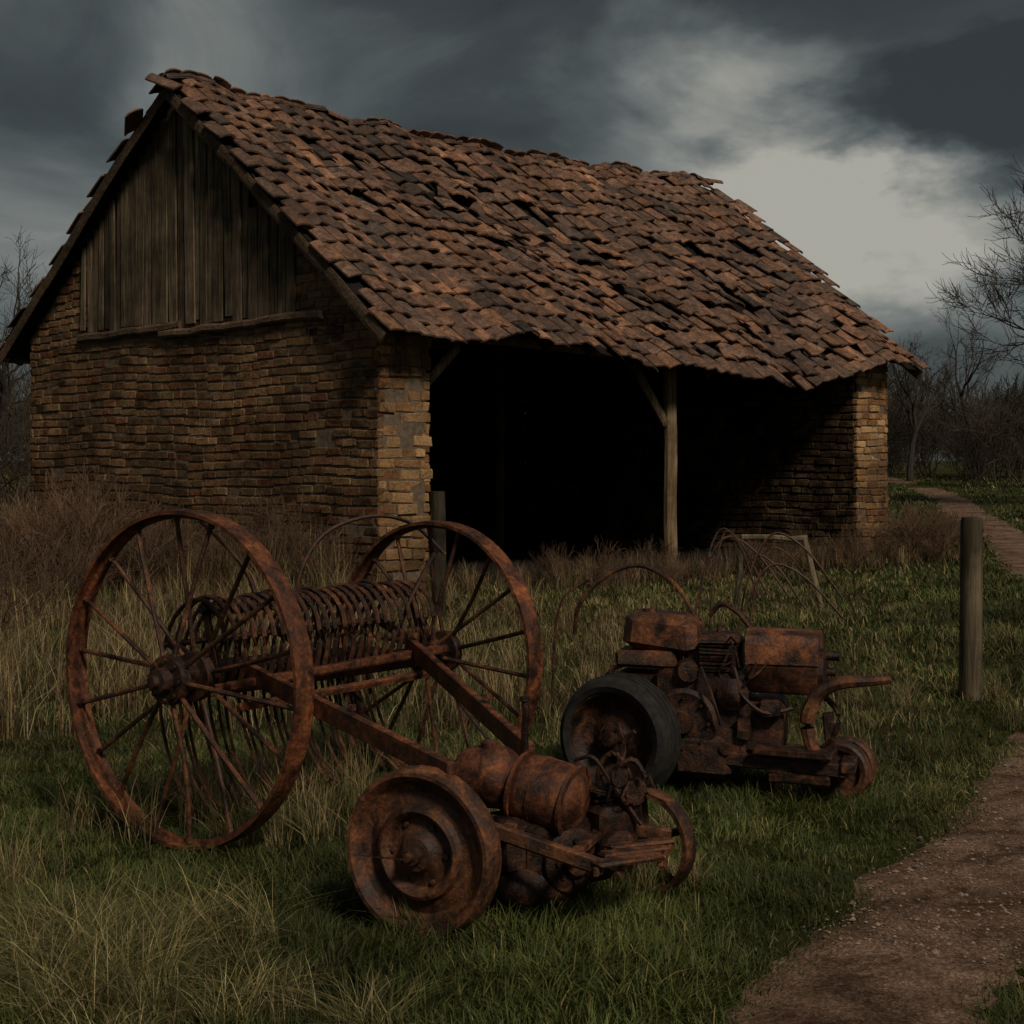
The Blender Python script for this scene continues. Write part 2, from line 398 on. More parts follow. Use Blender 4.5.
def tilecol():
    base=[(.28,.150,.095),(.235,.133,.088),(.19,.112,.08),(.34,.175,.10),(.155,.100,.076),(.10,.072,.058),(.24,.15,.11),(.42,.235,.145)]
    pr=[.19,.21,.18,.09,.12,.07,.10,.04]
    return np.array(base[rng.choice(8,p=pr)])*rng.uniform(.65,1.18)
def tiles(side):
    bb=B(); nrow=int(slen/EX)+1
    for r in range(nrow):
        u=-.33+(TW*.5 if r%2 else 0)+rng.uniform(-.05,.05)
        rowslip=rng.normal(0,.014)
        while u<L+.34:
            s_low=((r+1)*EX+.03+rowslip+.035*math.sin(u*.9+r*1.7))/slen
            w=TW*rng.uniform(.86,1.06)
            um=u+w/2; u+=w+.002
            sm=min(s_low,1)
            bad=math.exp(-(((um-4.2)/2.0)**2+((sm-.5)/.3)**2))+.9*math.exp(-(((um-8.2)/1.9)**2+((sm-.62)/.28)**2))+.6*math.exp(-(((um-2.0)/1.3)**2+((sm-.35)/.2)**2))+.7*math.exp(-(((um-6.3)/2.8)**2+((sm-.85)/.14)**2))
            if side: bad*=.3
            edge=um>L-.05
            if rng.random()<.006+.07*bad+(.22 if edge else 0)+(.45 if (r<2 and um>L-.7) else 0): continue
            if s_low>1.03: s_low=1.03
            slip=rng.normal(0,.018)+ (rng.uniform(0,.2) if rng.random()<.05+.24*bad else 0)
            yaw=rng.normal(0,.04+.08*bad)+(rng.normal(0,.32) if rng.random()<.03+.13*bad else 0)
            lift=abs(rng.normal(0,.010+.045*bad)); roll=rng.normal(0,.04+.12*bad)
            s_low=s_low+slip/slen
            p0=R(um,s_low,side,0); p1=R(um,max(s_low-TL/slen,-.01),side,0)
            D=N(p1-p0); U=N(R(um+.1,s_low,side)-R(um-.1,s_low,side)); Nn=np.cross(U,D)
            if Nn[2]<0: Nn=-Nn
            D2=D*math.cos(yaw)+U*math.sin(yaw); U2=U*math.cos(yaw)-D*math.sin(yaw)
            U2=N(U2+Nn*roll)
            base=p0+Nn*(.046+lift); top=p0+D2*TL+Nn*(.0)
            D3=N(top-base); N3=np.cross(U2,D3); 
            if N3[2]<0:N3=-N3
            V=[];th=.024
            cl=rng.uniform(0,.025,5)
            if rng.random()<.16: cl[rng.integers(5)]+=rng.uniform(.02,.08)
            arch=.036
            for k2,(dd) in enumerate((0,.5,1)):
                for x in range(5):
                    t=x/4*2-1
                    q=base+D3*(TL*dd+(cl[x]+ .024*abs(t)**2 if dd==0 else 0))+U2*(t*w/2)+N3*(arch*(1-t*t)-.004)
                    V.append(q); V.append(q-N3*th)
            F=[]
            for a in range(2):
                for x in range(4):
                    i=a*10+x*2
                    F+=[(i,i+2,i+12,i+10),(i+1,i+11,i+13,i+3)]
            for x in range(4):
                i=x*2; F+=[(i,i+1,i+3,i+2),(20+i,20+i+2,20+i+3,20+i+1)]
            for a in range(2):
                i=a*10; F+=[(i,i+10,i+11,i+1),(i+8,i+9,i+19,i+18)]
            bb.add(V,F,tilecol())
    if side==0:
        u=-.34
        while u<L+.1:
            l=.36; V=[];j=rng.normal(0,.014,3); tl=rng.normal(0,.02)
            if u<L-.6 or rng.random()<.35:
              for a in(0,1):
                c=R(u+a*l*1.06,0,0,.02+j[0]+a*tl)+E2*j[1]
                for k in range(7):
                    t=math.pi*(k/6); rr=.12-(.012 if a else 0)
                    q=c+E2*(-math.cos(t)*rr)+UZ*(math.sin(t)*rr*.6-.03)
                    V+= [q,q-UZ*.02]
              F=[]
              for k in range(6):
                i=k*2; F+=[(i,i+2,i+16,i+14),(i+1,i+15,i+17,i+3),(i,i+1,i+3,i+2),(14+i,16+i,17+i,15+i)]
              bb.add(V,F,tilecol()*.8)
            u+=l
    bb.finish('roof_tiles_front' if side==0 else 'roof_tiles_back',M_tile,barn)
tiles(0); tiles(1)

# ---------------------------------------------------------------- spoked wheel
def spoked(c,axis,Rr,name,parent,ns=16,rw=.10):
    b=B(); A_=N(axis); c=np.array(c,float)
    b.lathe(c,A_,[(Rr,-rw/2),(Rr+.004,0),(Rr,rw/2),(Rr-.016,rw/2),(Rr-.013,.012),(Rr-.034,.006),(Rr-.034,-.006),(Rr-.013,-.012),(Rr-.016,-rw/2)],72,closed=True,wob=.0025)
    b.finish(name+'_rim',M_rust,parent,True)
    b=B()
    b.lathe(c,A_,[(0,-.17),(.022,-.17),(.028,-.15),(.05,-.145),(.055,-.10),(.10,-.095),(.105,-.06),(.10,-.045),(.07,-.04),(.062,.04),(.10,.045),(.105,.06),(.10,.09),(.055,.10),(.05,.14),(0,.14)],28)
    up=UZ;X_=N(np.cross(up,A_));Y_=np.cross(A_,X_)
    for k in range(8):
        t=k*math.pi/4; b.lathe(c+(X_*math.cos(t)+Y_*math.sin(t))*.082-A_*.098,-A_,[(.011,0),(.011,.012),(0,.012)],6)
    b.finish(name+'_hub',M_rustd,parent,True)
    b=B()
    for k in range(ns):
        t=2*math.pi*k/ns+.1; d=X_*math.cos(t)+Y_*math.sin(t); sg=-1 if k%2 else 1
        p0=c+d*.07+A_*sg*.07; p1=c+d*(Rr-.018)+A_*sg*.008
        m_=(p0+p1)/2+X_*rng.normal(0,.009)+A_*rng.normal(0,.006)
        b.tube(curve([p0,m_,p1],7),.0105,7,(.9,.9,.9))
        b.lathe(p1-d*.03,d,[(.016,0),(.016,.03)],6)
    b.finish(name+'_spokes',M_rustm,parent,True)
# ---------------------------------------------------------------- hay rake
rk=empty('hay_rake',(-.85,6.8,0))
W1=np.array([-1.36,6.2,.70]); W2=np.array([-.38,7.4,.65])
spoked(W1,(.585,.811,0),.695,'left_wheel',rk,18)
spoked(W2,(.65,.76,0),.65,'right_wheel',rk,18)
ax=N(W2-W1); Lax=np.linalg.norm(W2-W1)
fw=N(np.cross(ax,UZ)); 
if fw[1]>0: fw=-fw
def RK(s,f,z): return W1+ax*s*Lax+fw*f+UZ*(z-.70+ .05*s)
b=B()
b.tube([RK(-.02,0,.70),RK(1.02,0,.66)],.024,10)
b.tube([RK(.08,-.04,.97),RK(.95,-.04,.97)],.020,8)
b.tube([RK(.08,-.30,.80),RK(.95,-.30,.80)],.014,8)
for s in(.1,.5,.92):
    b.beam(RK(s,.02,.70),RK(s,-.32,.82),.012,.05)
    b.beam(RK(s,.04,.68),RK(s,-.05,.98),.014,.04)
b.finish('axle_and_bars',M_rustd,rk,True)
b=B()
b.beam(RK(.08,.13,.66),RK(.95,.13,.69),.05,.035,jit=.002); b.beam(RK(.08,.20,.58),RK(.9,.22,.60),.04,.03,jit=.002)
b.beam(RK(.06,.06,.64),RK(.96,.05,.63),.02,.05)
b.beam((-.50,7.20,.72),(.07,5.6,.50),.035,.085,jit=.002)
b.beam((-1.16,6.46,.70),(-.20,5.02,.55),.035,.08,jit=.002)
for p in((-.46,7.1,.76),(-.1,6.1,.63),(-1.1,6.38,.74),(-.6,5.64,.66)): b.lathe(p,(0,0,1),[(.016,0),(.016,.02),(0,.02)],6)
b.finish('draw_shafts',M_rust,rk,False)
b=B(); nt_=25
for k in range(nt_):
    s=.10+.83*k/(nt_-1)+rng.normal(0,.002); j=rng.normal(0,.010,4)
    pts=[RK(s,.05,.66),RK(s,.085,.78),RK(s,.06,.92),RK(s,-.04,1.0+j[0]*.5),RK(s,-.16,.99+j[0]),RK(s,-.28,.88+j[1]),RK(s+j[2]*.3,-.35,.68),RK(s+j[2]*.6,-.34,.45+j[3]),RK(s+j[2],-.25,.24+j[3]),RK(s+j[2],-.12,.10+j[3])]
    b.tube(curve(pts,26),np.linspace(.012,.007,26),6,(.85,.85,.85) if k%3 else (.6,.6,.6))
    b.lathe(RK(s,-.04,.97),ax,[(.032,-.010),(.036,0),(.032,.010)],9)
b.finish('tines',M_rustm,rk,True)
b=B()
for k in range(8):
    s=rng.uniform(.1,.9); f=rng.uniform(-.3,.0)
    b.tube(curve([RK(s,f,.45),RK(s+rng.normal(0,.03),f-.05,.62),RK(s+rng.normal(0,.03),f,.8)],8),.009,5)
b.box(RK(.5,-.12,.66),(ax,fw,UZ),(.52,.10,.05),(.5,.5,.5),.006,.02)
b.finish('inner_frame',M_rustd,rk,True)
b=B()
b.tube(curve([RK(.32,-.10,.96),RK(.3,-.14,1.10),RK(.24,-.2,1.24),RK(.17,-.22,1.34)],10),.011,6)
b.tube(curve([RK(.66,-.40,.85),RK(.66,-.40,1.05),RK(.74,-.36,1.24),RK(.89,-.28,1.32),RK(1.03,-.20,1.28),RK(1.12,-.10,1.12)],24),.011,6)
b.tube(curve([RK(.8,.0,.7),RK(.86,.05,.95),RK(.97,.02,1.12),RK(1.05,-.05,1.15)],12),.010,6)
b.beam(RK(.62,.02,.72),RK(.60,-.1,1.03),.03,.01)
b.finish('levers_and_hoop',M_rustd,rk,True)

# ---------------------------------------------------------------- engine cart (front)
ct=empty('engine_cart',(.15,5.3,0))
u_=N((.86,.5,0)); v_=N((-.5,.86,0))
b=B(); n1=N((-.48,-.88,0)); C1=np.array([-.31,5.04,.28])
b.lathe(C1,n1,[(0,.085),(.014,.085),(.016,.06),(.030,.058),(.032,.035),(.055,.030),(.065,.010),(.095,-.006),(.115,-.004),(.130,.018),(.142,.024),(.155,.018),(.165,-.002),(.205,-.014),(.235,-.002),(.248,.022),(.262,.034),(.276,.034),(.284,.02),(.286,-.05),(.272,-.062),(.25,-.05),(.06,-.06),(.05,-.14),(0,-.14)],64,wob=.005)
for k in range(6):
    t=k*math.pi/3; X_=N(np.cross(UZ,n1)); b.lathe(C1+(X_*math.cos(t)+UZ*math.sin(t))*.105-n1*.006,n1,[(.009,0),(.009,.012),(0,.012)],6)
b.finish('disc_wheel',M_rustm,ct,True)
b=B(); n2=N((-.62,-.78,0)); C2=np.array([.50,5.55,.19])
b.lathe(C2,n2,[(.19,-.035),(.193,0),(.19,.035),(.172,.035),(.168,0),(.172,-.035)],48,closed=True)
b.lathe(C2,n2,[(0,-.06),(.03,-.06),(.032,.06),(0,.06)],16)
X_=N(np.cross(UZ,n2))
for k in range(5):
    t=k*2*math.pi/5+.4; d=X_*math.cos(t)+UZ*math.sin(t); b.beam(C2+d*.02,C2+d*.175,.012,.028)
b.finish('ring_wheel',M_rustm,ct,True)
b=B()
b.beam((-.20,5.06,.40),(.30,4.90,.265),.03,.05,jit=.001); b.beam((-.12,5.50,.36),(.56,5.30,.27),.03,.05,jit=.001)
b.tube([C1,(.22,5.60,.25)],.018,8); b.tube([(.1,5.7,.19),C2+n2*.05],.016,8)
b.beam((-.02,5.02,.35),(.06,5.5,.34),.05,.03); b.beam((.2,4.93,.30),(.36,5.4,.30),.04,.03)
for k in range(3):
    o=np.array([.027,.10,0])*k; b.beam(np.array([.27,4.88,.285+.002*k])+o,np.array([.50,5.00,.283])+o,.062,.014,jit=.002)
b.beam((.27,4.86,.262),(.34,5.14,.262),.02,.035); b.beam((.49,4.98,.262),(.56,5.24,.262),.02,.035)
b.finish('chassis',M_rustm,ct,False)
def rbody(b,c,axs,rx,l,k=30,wob=.003,ex=5,col=(1,1,1)):
    prof=[]
    for t in np.sin(np.linspace(-math.pi/2,math.pi/2,25)):
        prof.append((rx*(max(1-abs(t)**ex,0))**.5,t*l/2))
    b.lathe(c,axs,prof,k,wob=wob,col=col)
b=B()
ta=N((.80,-.42,-.16)); tb=N((.75,-.5,.1))
rbody(b,(-.085,5.34,.475),tb,.112,.26,ex=3.2); rbody(b,(.125,5.25,.43),ta,.126,.29,ex=4.2)
for o in(-.10,-.02,.10): b.lathe(np.array([.125,5.25,.43])+ta*o,ta,[(.100,-.008),(.129,-.006),(.129,.006),(.100,.008)],30)
b.lathe(np.array([.02,5.29,.455]),ta,[(.07,-.06),(.092,-.035),(.092,.035),(.08,.05)],24)
b.lathe((-.08,5.32,.58),(0,0,1),[(.03,-.01),(.032,.02),(.026,.025),(.0,.03)],14)
b.finish('fuel_tank',M_rust,ct,True)
b=B()
b.box((.17,5.33,.24),(u_,v_,UZ),(.19,.13,.12),jit=.004,ch=.03)
b.box((.02,5.25,.27),(u_,v_,UZ),(.12,.10,.09),jit=.004,ch=.02)
b.box((.33,5.30,.30),(u_,v_,UZ),(.08,.10,.09),jit=.003,ch=.02)
b.lathe((.20,5.19,.22),-v_,[(.11,0),(.11,.02),(.085,.03),(.05,.03),(.045,.06),(0,.06)],30)
b.lathe((.36,5.2,.25),-v_,[(.07,0),(.07,.03),(.03,.035),(.03,.06),(0,.06)],24)
rbody(b,(.10,5.2,.13),u_,.07,.3)
for k in range(7): b.box((.31,5.32,.335+k*.018),(u_,v_,UZ),(.058,.06,.004),jit=.001)
for k in range(8):
    t=k*math.pi/4; b.lathe(np.array([.20,5.19,.22])-v_*.03+(u_*math.cos(t)+UZ*math.sin(t))*.07,-v_,[(.008,0),(.008,.012),(0,.012)],6)
b.finish('engine_block',M_rustd,ct,True)
b=B()
b.tube(curve([(.05,5.35,.52),(.045,5.34,.62),(.05,5.33,.70),(.045,5.33,.74)],8),.013,8); b.lathe((.045,5.33,.74),(0,0,1),[(.013,0),(.02,.005),(.02,.02),(0,.022)],10)
b.tube(curve([(.36,5.3,.42),(.38,5.28,.55),(.40,5.27,.62),(.43,5.25,.65)],10),.009,6)
b.tube(curve([(.30,5.32,.42),(.31,5.3,.52),(.36,5.28,.57),(.41,5.28,.50),(.44,5.3,.40)],14),.010,6)
b.tube(curve([(.33,5.3,.44),(.40,5.35,.55),(.38,5.36,.66)],10),.007,6)
b.tube(curve([(.22,5.25,.55),(.28,5.2,.57),(.33,5.2,.5),(.40,5.22,.40),(.45,5.22,.33)],14),.008,6)
b.tube(curve([(.35,5.22,.52),(.42,5.2,.56),(.46,5.2,.50)],8),.012,6)
b.lathe((.36,5.23,.50),-v_,[(.0,.03),(.035,.03),(.035,0),(0,0)],14); b.lathe((.42,5.26,.44),-v_,[(.0,.03),(.045,.03),(.05,.015),(.045,0),(0,0)],14)
b.box((.40,5.3,.36),(u_,v_,UZ),(.04,.05,.04),jit=.002,ch=.008)
for k in range(6):
    p=np.array([rng.uniform(.28,.45),rng.uniform(5.2,5.35),rng.uniform(.38,.5)]); b.tube(curve([p,p+rng.normal(0,.04,3)+[0,0,.04],p+rng.normal(0,.06,3)],9),.005,5)
b.tube([(-.31,5.02,.28)+n1*.08,(-.31,5.02,.28)+n1*.09+np.array([-.17,-.0,.02])],.003,5)
b.finish('linkage_and_pipes',M_rustd,ct,True)

# ---------------------------------------------------------------- old garden tractor (rear)
tr=empty('garden_tractor',(1.0,7.3,0))
d_=N((.95,-.28,0)); s_=N((.28,.95,0)); O=np.array([.66,7.35,0])
def Tt(a,b_,z): return O+d_*a+s_*b_+UZ*z
nw=N((-.52,-.85,0)); CW=np.array([.50,7.12,.285])
b=B(); b.lathe(CW,nw,[(.215,.05),(.225,.075),(.25,.085),(.275,.07),(.288,.035),(.291,0),(.290,-.06),(.28,-.115),(.25,-.13),(.22,-.12),(.215,-.05)],56,closed=True,wob=.004)
for o in(-.07,-.03,.01): b.lathe(CW+nw*o,nw,[(.288,-.008),(.296,-.006),(.296,.006),(.288,.008)],56)
b.finish('rear_tyre',M_tyre,tr,True)
b=B(); b.lathe(CW,nw,[(0,.10),(.03,.10),(.035,.06),(.07,.055),(.08,.02),(.13,.0),(.17,.012),(.20,.03),(.214,.066),(.222,.07),(.222,-.11),(.19,-.10),(.05,-.10),(.04,-.4),(0,-.4)],48)
X_=N(np.cross(UZ,nw))
for k in range(6):
    t=k*math.pi/3; b.lathe(CW+(X_*math.cos(t)+UZ*math.sin(t))*.055+nw*.056,nw,[(.009,0),(.009,.012),(0,.012)],6)
b.finish('rear_wheel_disc',M_rustd,tr,True)
CW2=CW-nw*.55
b=B(); b.lathe(CW2,nw,[(.0,.0),(.2,.02),(.225,.075),(.25,.085),(.275,.07),(.288,.035),(.290,-.06),(.25,-.13),(.1,-.05),(0,-.05)],48)
b.finish('far_rear_wheel',M_tyre,tr,True)
b=B()
b.box(Tt(.28,0,.40),(d_,s_,UZ),(.22,.17,.20),jit=.004,ch=.03)
b.box(Tt(.02,.02,.45),(d_,s_,UZ),(.16,.14,.13),jit=.004,ch=.03)
b.box(Tt(.56,0,.34),(d_,s_,UZ),(.12,.14,.12),jit=.004,ch=.02)
b.box(Tt(.30,-.12,.20),(d_,s_,UZ),(.14,.10,.10),jit=.004,ch=.03)
b.box(Tt(.33,.02,.66),(d_,s_,UZ),(.14,.12,.10),jit=.004,ch=.03)
b.lathe(Tt(.22,-.17,.36),-s_,[(.155,0),(.16,.03),(.14,.045),(.10,.035),(.05,.04),(.045,.08),(0,.08)],34)
b.lathe(Tt(.45,-.17,.50),-s_,[(.07,0),(.075,.03),(.05,.04),(.02,.06),(0,.06)],24)
b.lathe(Tt(.42,-.15,.25),-s_,[(.09,0),(.09,.04),(.03,.045),(.03,.08),(0,.08)],24)
for k in range(9): b.box(Tt(.36,-.06,.60+k*.017),(d_,s_,UZ),(.075,.09,.004),jit=.002)
b.lathe(Tt(.36,-.03,.58),UZ,[(.055,0),(.055,.17),(.03,.19),(.012,.19),(.012,.23),(0,.23)],16)
b.lathe(Tt(.22,-.13,.60),N(s_*-1+d_*.3),[(0,.08),(.05,.075),(.055,0),(.03,-.03),(0,-.03)],16)
for k in range(8):
    t=k*math.pi/4; b.lathe(Tt(.22,-.215,.36)+(d_*math.cos(t)+UZ*math.sin(t))*.12,-s_,[(.008,0),(.008,.014),(0,.014)],6)
b.finish('engine_block',M_rustd,tr,True)
b=B()
b.box(Tt(.09,-.02,.76),(N(d_+UZ*-.08),s_,UZ),(.18,.13,.10),(1.1,1.05,1),.006,.045)
b.box(Tt(.02,-.03,.64),(N(d_),s_,UZ),(.15,.11,.04),(.7,.7,.7),.004,.015)
b.lathe(Tt(.02,-.02,.855),UZ,[(.035,0),(.035,.02),(0,.025)],14)
b.finish('fuel_tank',M_rustm,tr,True)
b=B()
V=[];n=13
for a in np.linspace(.50,.84,5):
    for k in range(n):
        t=math.pi*k/(n-1); r=1-.06*((a-.5)/.34)**2
        x=-math.copysign(abs(math.cos(t))**.45,math.cos(t))*.14*r; z=.64+abs(math.sin(t))**.5*.155*r
        V.append(Tt(a,x,z)+rng.normal(0,.002,3))
F=[(i*n+k,i*n+k+1,(i+1)*n+k+1,(i+1)*n+k) for i in range(4) for k in range(n-1)]+[tuple(range(n-1,-1,-1)),tuple(4*n+k for k in range(n))]
b.add(V,F,(1.15,1.25,1.4)); b.box(Tt(.67,0,.57),(d_,s_,UZ),(.165,.135,.065),(.6,.6,.6),jit=.003,ch=.01)
b.finish('engine_hood',M_rust,tr,True)
b=B()
b.lathe(Tt(.86,-.02,.60),d_,[(.11,-.03),(.11,0),(.09,.01),(.02,.01),(.02,.05),(0,.05)],24)
b.lathe(Tt(.90,-.05,.68),d_,[(.02,-.1),(.025,.03),(0,.03)],10)
b.tube(curve([Tt(.86,-.1,.50),Tt(.93,-.12,.42),Tt(.90,-.12,.30),Tt(.8,-.1,.22)],10),.014,6)
b.tube(curve([Tt(.45,-.16,.62),Tt(.5,-.22,.5),Tt(.6,-.2,.42),Tt(.72,-.15,.44)],12),.011,6)
b.tube(curve([Tt(.3,-.2,.62),Tt(.36,-.26,.5),Tt(.40,-.24,.36)],12),.008,6)
b.tube(curve([Tt(.0,-.1,.62),Tt(-.12,-.12,.60),Tt(-.2,-.1,.52)],8),.014,6)
b.tube(curve([Tt(.30,.05,.84),Tt(.36,.04,.90),Tt(.44,0,.87),Tt(.5,0,.80)],12),.013,7)
b.box(Tt(.62,-.17,.44),(d_,s_,UZ),(.05,.03,.04),jit=.003,ch=.008); b.box(Tt(.50,-.19,.34),(d_,s_,UZ),(.035,.03,.05),jit=.003,ch=.008)
for k in range(14):
    p=Tt(rng.uniform(.2,.7),rng.uniform(-.18,.05),rng.uniform(.45,.78)); b.tube(curve([p,p+rng.normal(0,.05,3)+[0,0,.03],p+rng.normal(0,.09,3)],9),.006,5)
b.finish('pipes_and_cables',M_rustd,tr,True)
b=B()
b.beam(Tt(.0,-.17,.22),Tt(.98,-.20,.17),.05,.06,jit=.002); b.beam(Tt(.0,.17,.22),Tt(.98,.16,.17),.05,.06,jit=.002)
b.beam(Tt(.98,-.24,.19),Tt(.98,.2,.19),.07,.05,jit=.002); b.beam(Tt(.66,-.22,.17),Tt(.66,.2,.17),.09,.05,jit=.002)
b.beam(Tt(.55,-.20,.25),Tt(.92,-.24,.25),.13,.03,jit=.002); b.beam(Tt(.62,-.24,.13),Tt(.9,-.26,.13),.04,.04,jit=.002)
b.beam(Tt(.90,-.10,.18),Tt(.88,-.10,.42),.05,.05)
b.finish('chassis',M_rustd,tr,False)
b=B()
pl=curve([Tt(.84,-.2,.22),Tt(.80,-.2,.33),Tt(.80,-.2,.43),Tt(.85,-.2,.525),Tt(.94,-.2,.575),Tt(1.08,-.2,.59),Tt(1.17,-.2,.60)],24)
rr=np.interp(np.linspace(0,1,24),[0,.3,.7,1],[.028,.036,.030,.017]); b.tube(pl,rr,8)
b.finish('curved_draw_arm',M_rustm,tr,True)
b=B()
na=N((-.45,-.89,0))
for o in(0,.13):
    c=np.array([1.55,7.08,.135])-na*o
    b.lathe(c,na,[(0,.05),(.025,.05),(.03,.02),(.06,.012),(.09,.012),(.10,.03),(.125,.032),(.137,.02),(.137,-.03),(.12,-.035),(0,-.03)],36,(.75,.75,.75))
b.tube([np.array([1.55,7.08,.135]),np.array([1.55,7.08,.135])-na*.3],.02,8); b.beam((1.35,7.2,.2),(1.56,7.16,.16),.05,.05)
b.finish('front_wheels',M_rustm,tr,True)
b=B()
b.tube(curve([(.34,8.1,.66),(.36,8.05,.82),(.50,8.0,.98),(.68,7.95,1.04),(.85,7.8,.95),(.94,7.6,.78)],26),.012,7)
b.tube(curve([(.22,8.3,.3),(.26,8.2,.8),(.42,8.15,.95)],12),.007,5)
b.finish('steering_hoop',M_rustm,tr,True)

# ---------------------------------------------------------------- scrap loops / frames
b=B()
for k in range(7):
    x=1.45+rng.uniform(-.1,.45); y=10.4+rng.uniform(-.4,.4); w=rng.uniform(.15,.4); h=rng.uniform(.8,1.12)
    b.tube(curve([(x-w*.6,y,0),(x-w*.5,y,h*.6),(x,y+.05,h),(x+w*.6,y,h*.93),(x+w*1.3,y-.05,h*.6)],22),.008,5,(.7,.75,.85))
b.finish('wire_hoops',M_rustm,None,True)
b=B(); jbeam(b,(2.45,16,.78),(3.15,16,.76),.05,.06,5,.008,1.5); jbeam(b,(3.13,16,.78),(3.30,16,0),.05,.06,5,.008,1.5); jbeam(b,(2.47,16,.8),(2.4,16.2,0),.05,.06,5,.008,.9)
b.finish('broken_wooden_frame',M_post,None)
b=B(); jbeam(b,(-.75,15.3,0),(-.75,15.3,1.28),.15,.15,7,.006,.35); b.finish('gate_post',M_post)
b=B()
V=[];k=14
for i,z in enumerate([-.1,.3,.6,.9,1.19,1.215,1.222]):
    for j in range(k):
        t=2*math.pi*j/k; r=[.078,.077,.075,.074,.073,.066,.0001][i]*(1+.03*math.sin(3*t+z)+rng.normal(0,.008))
        V.append((3.09+r*math.cos(t)+.004*z,10.1+r*math.sin(t),z))
b.add(V,[(i*k+j,i*k+(j+1)%k,(i+1)*k+(j+1)%k,(i+1)*k+j) for i in range(6) for j in range(k)])
b.finish('fence_post',M_post,None,True)

# ---------------------------------------------------------------- vegetation : blades
def blades(name,p,h,w,az,lean,col,matl=M_grass):
    n=len(p); ts=np.array([0,.35,.72,1.0])
    d=np.stack([np.cos(az),np.sin(az),np.zeros(n)],1); s=np.stack([-np.sin(az),np.cos(az),np.zeros(n)],1)
    tw=rng.uniform(-1,1,n)[:,None]; s=s*(1-.3*abs(tw))+d*tw*.6
    V=np.zeros((n,7,3),np.float32); C=np.ones((n,7,4),np.float32); ws=[1,.85,.5]
    for i,t in enumerate(ts):
        c=p+d*(lean*h*t**1.8)[:,None]; c[:,2]+=h*(t-.38*lean*t**2.4)-.01
        tip=.75+.35*t
        if i<3:
            V[:,i*2]=c-s*(w*ws[i]/2)[:,None]; V[:,i*2+1]=c+s*(w*ws[i]/2)[:,None]
            C[:,i*2,:3]=col*tip; C[:,i*2+1,:3]=col*tip
        else: V[:,6]=c; C[:,6,:3]=col*tip
    idx=(np.arange(n)*7)[:,None]
    Lp=(idx+np.array([0,1,3,2, 2,3,5,4, 4,5,6])[None]).ravel().astype(np.int32)
    st=((np.arange(n)*11)[:,None]+np.array([0,4,8])[None]).ravel().astype(np.int32)
    me=bpy.data.meshes.new(name); me.vertices.add(n*7); me.vertices.foreach_set('co',V.ravel())
    me.loops.add(len(Lp)); me.loops.foreach_set('vertex_index',Lp)
    me.polygons.add(len(st)); me.polygons.foreach_set('loop_start',st)
    me.update(calc_edges=True)
    ca=me.color_attributes.new('Col','FLOAT_COLOR','POINT'); ca.data.foreach_set('color',C.ravel())
    me.materials.append(matl); ob=bpy.data.objects.new(name,me); COL.objects.link(ob); return ob
def inbarn(x,y,m=.0):
    M=np.array([[e1[0],e2[0]],[e1[1],e2[1]]]); q=np.linalg.inv(M)@np.stack([x-A[0],y-A[1]])
    return (q[0]>-m)&(q[0]<L+m)&(q[1]>-m)&(q[1]<W+m)
def scatter(n,y0,y1,k=.52,pw=1.0,mx=.6):
    y=y0+(y1-y0)*rng.random(n)**pw; x=(rng.random(n)*2-1)*(k*y+mx); return x,y
def lawn(name,n,y0,y1,hh,ww,pw,wpow=0):
    x,y=scatter(n,y0,y1,.42,pw)
    pd=pathdist(x,y); stray=rng.random(n)<.035
    keep=((pd>np.minimum(rng.normal(-.02,.05,n),.05)-.16*(vn(x,y,6,12)-.35))|(stray&(vn(x,y,8,15)>.5))) & ~inbarn(x,y)
    x,y,pd=x[keep],y[keep],pd[keep]; n=len(x)
    c1=vn(x,y,1.3,1); c2=vn(x,y,5,2); c3=vn(x,y,.4,6); c4=vn(x,y,13,4)
    h=hh*(.35+.9*c1*c2*1.6+.5*c4**2)*rng.uniform(.5,1.4,n)*np.clip(.45+pd*1.5,.30,1)
    w=ww*rng.uniform(.7,1.3,n)*(y/y0)**wpow; az=vn(x,y,3,7)*9+rng.normal(0,1.4,n); lean=rng.uniform(.2,1.2,n)
    g=np.array([.046,.064,.016]); g2=np.array([.100,.114,.028]); dr=np.array([.27,.20,.09])
    f=np.clip(c2*.9+rng.normal(0,.25,n),0,1)[:,None]; col=g*(1-f)+g2*f
    dry=(rng.random(n)<.06+.30*np.clip(c3*1.6-.55,0,1)+.24*np.clip((y-7)/8,0,1)*np.clip(1.3-x*.25,0.1,1))[:,None]
    col=np.where(dry,dr*rng.uniform(.4,1.2,(n,1)),col)*rng.uniform(.55,1.3,(n,1))*(.40+1.05*vn(x,y,1.1,9))[:,None]
    blades(name,np.stack([x,y,hgt(x,y)],1),h,w,az,lean,col)
lawn('grass',195000,3.3,8.5,.10,.0046,.75)
lawn('grass.001',120000,8.3,20,.10,.0072,.8,.6)
lawn('grass.002',90000,19,75,.12,.022,1.1,.8)
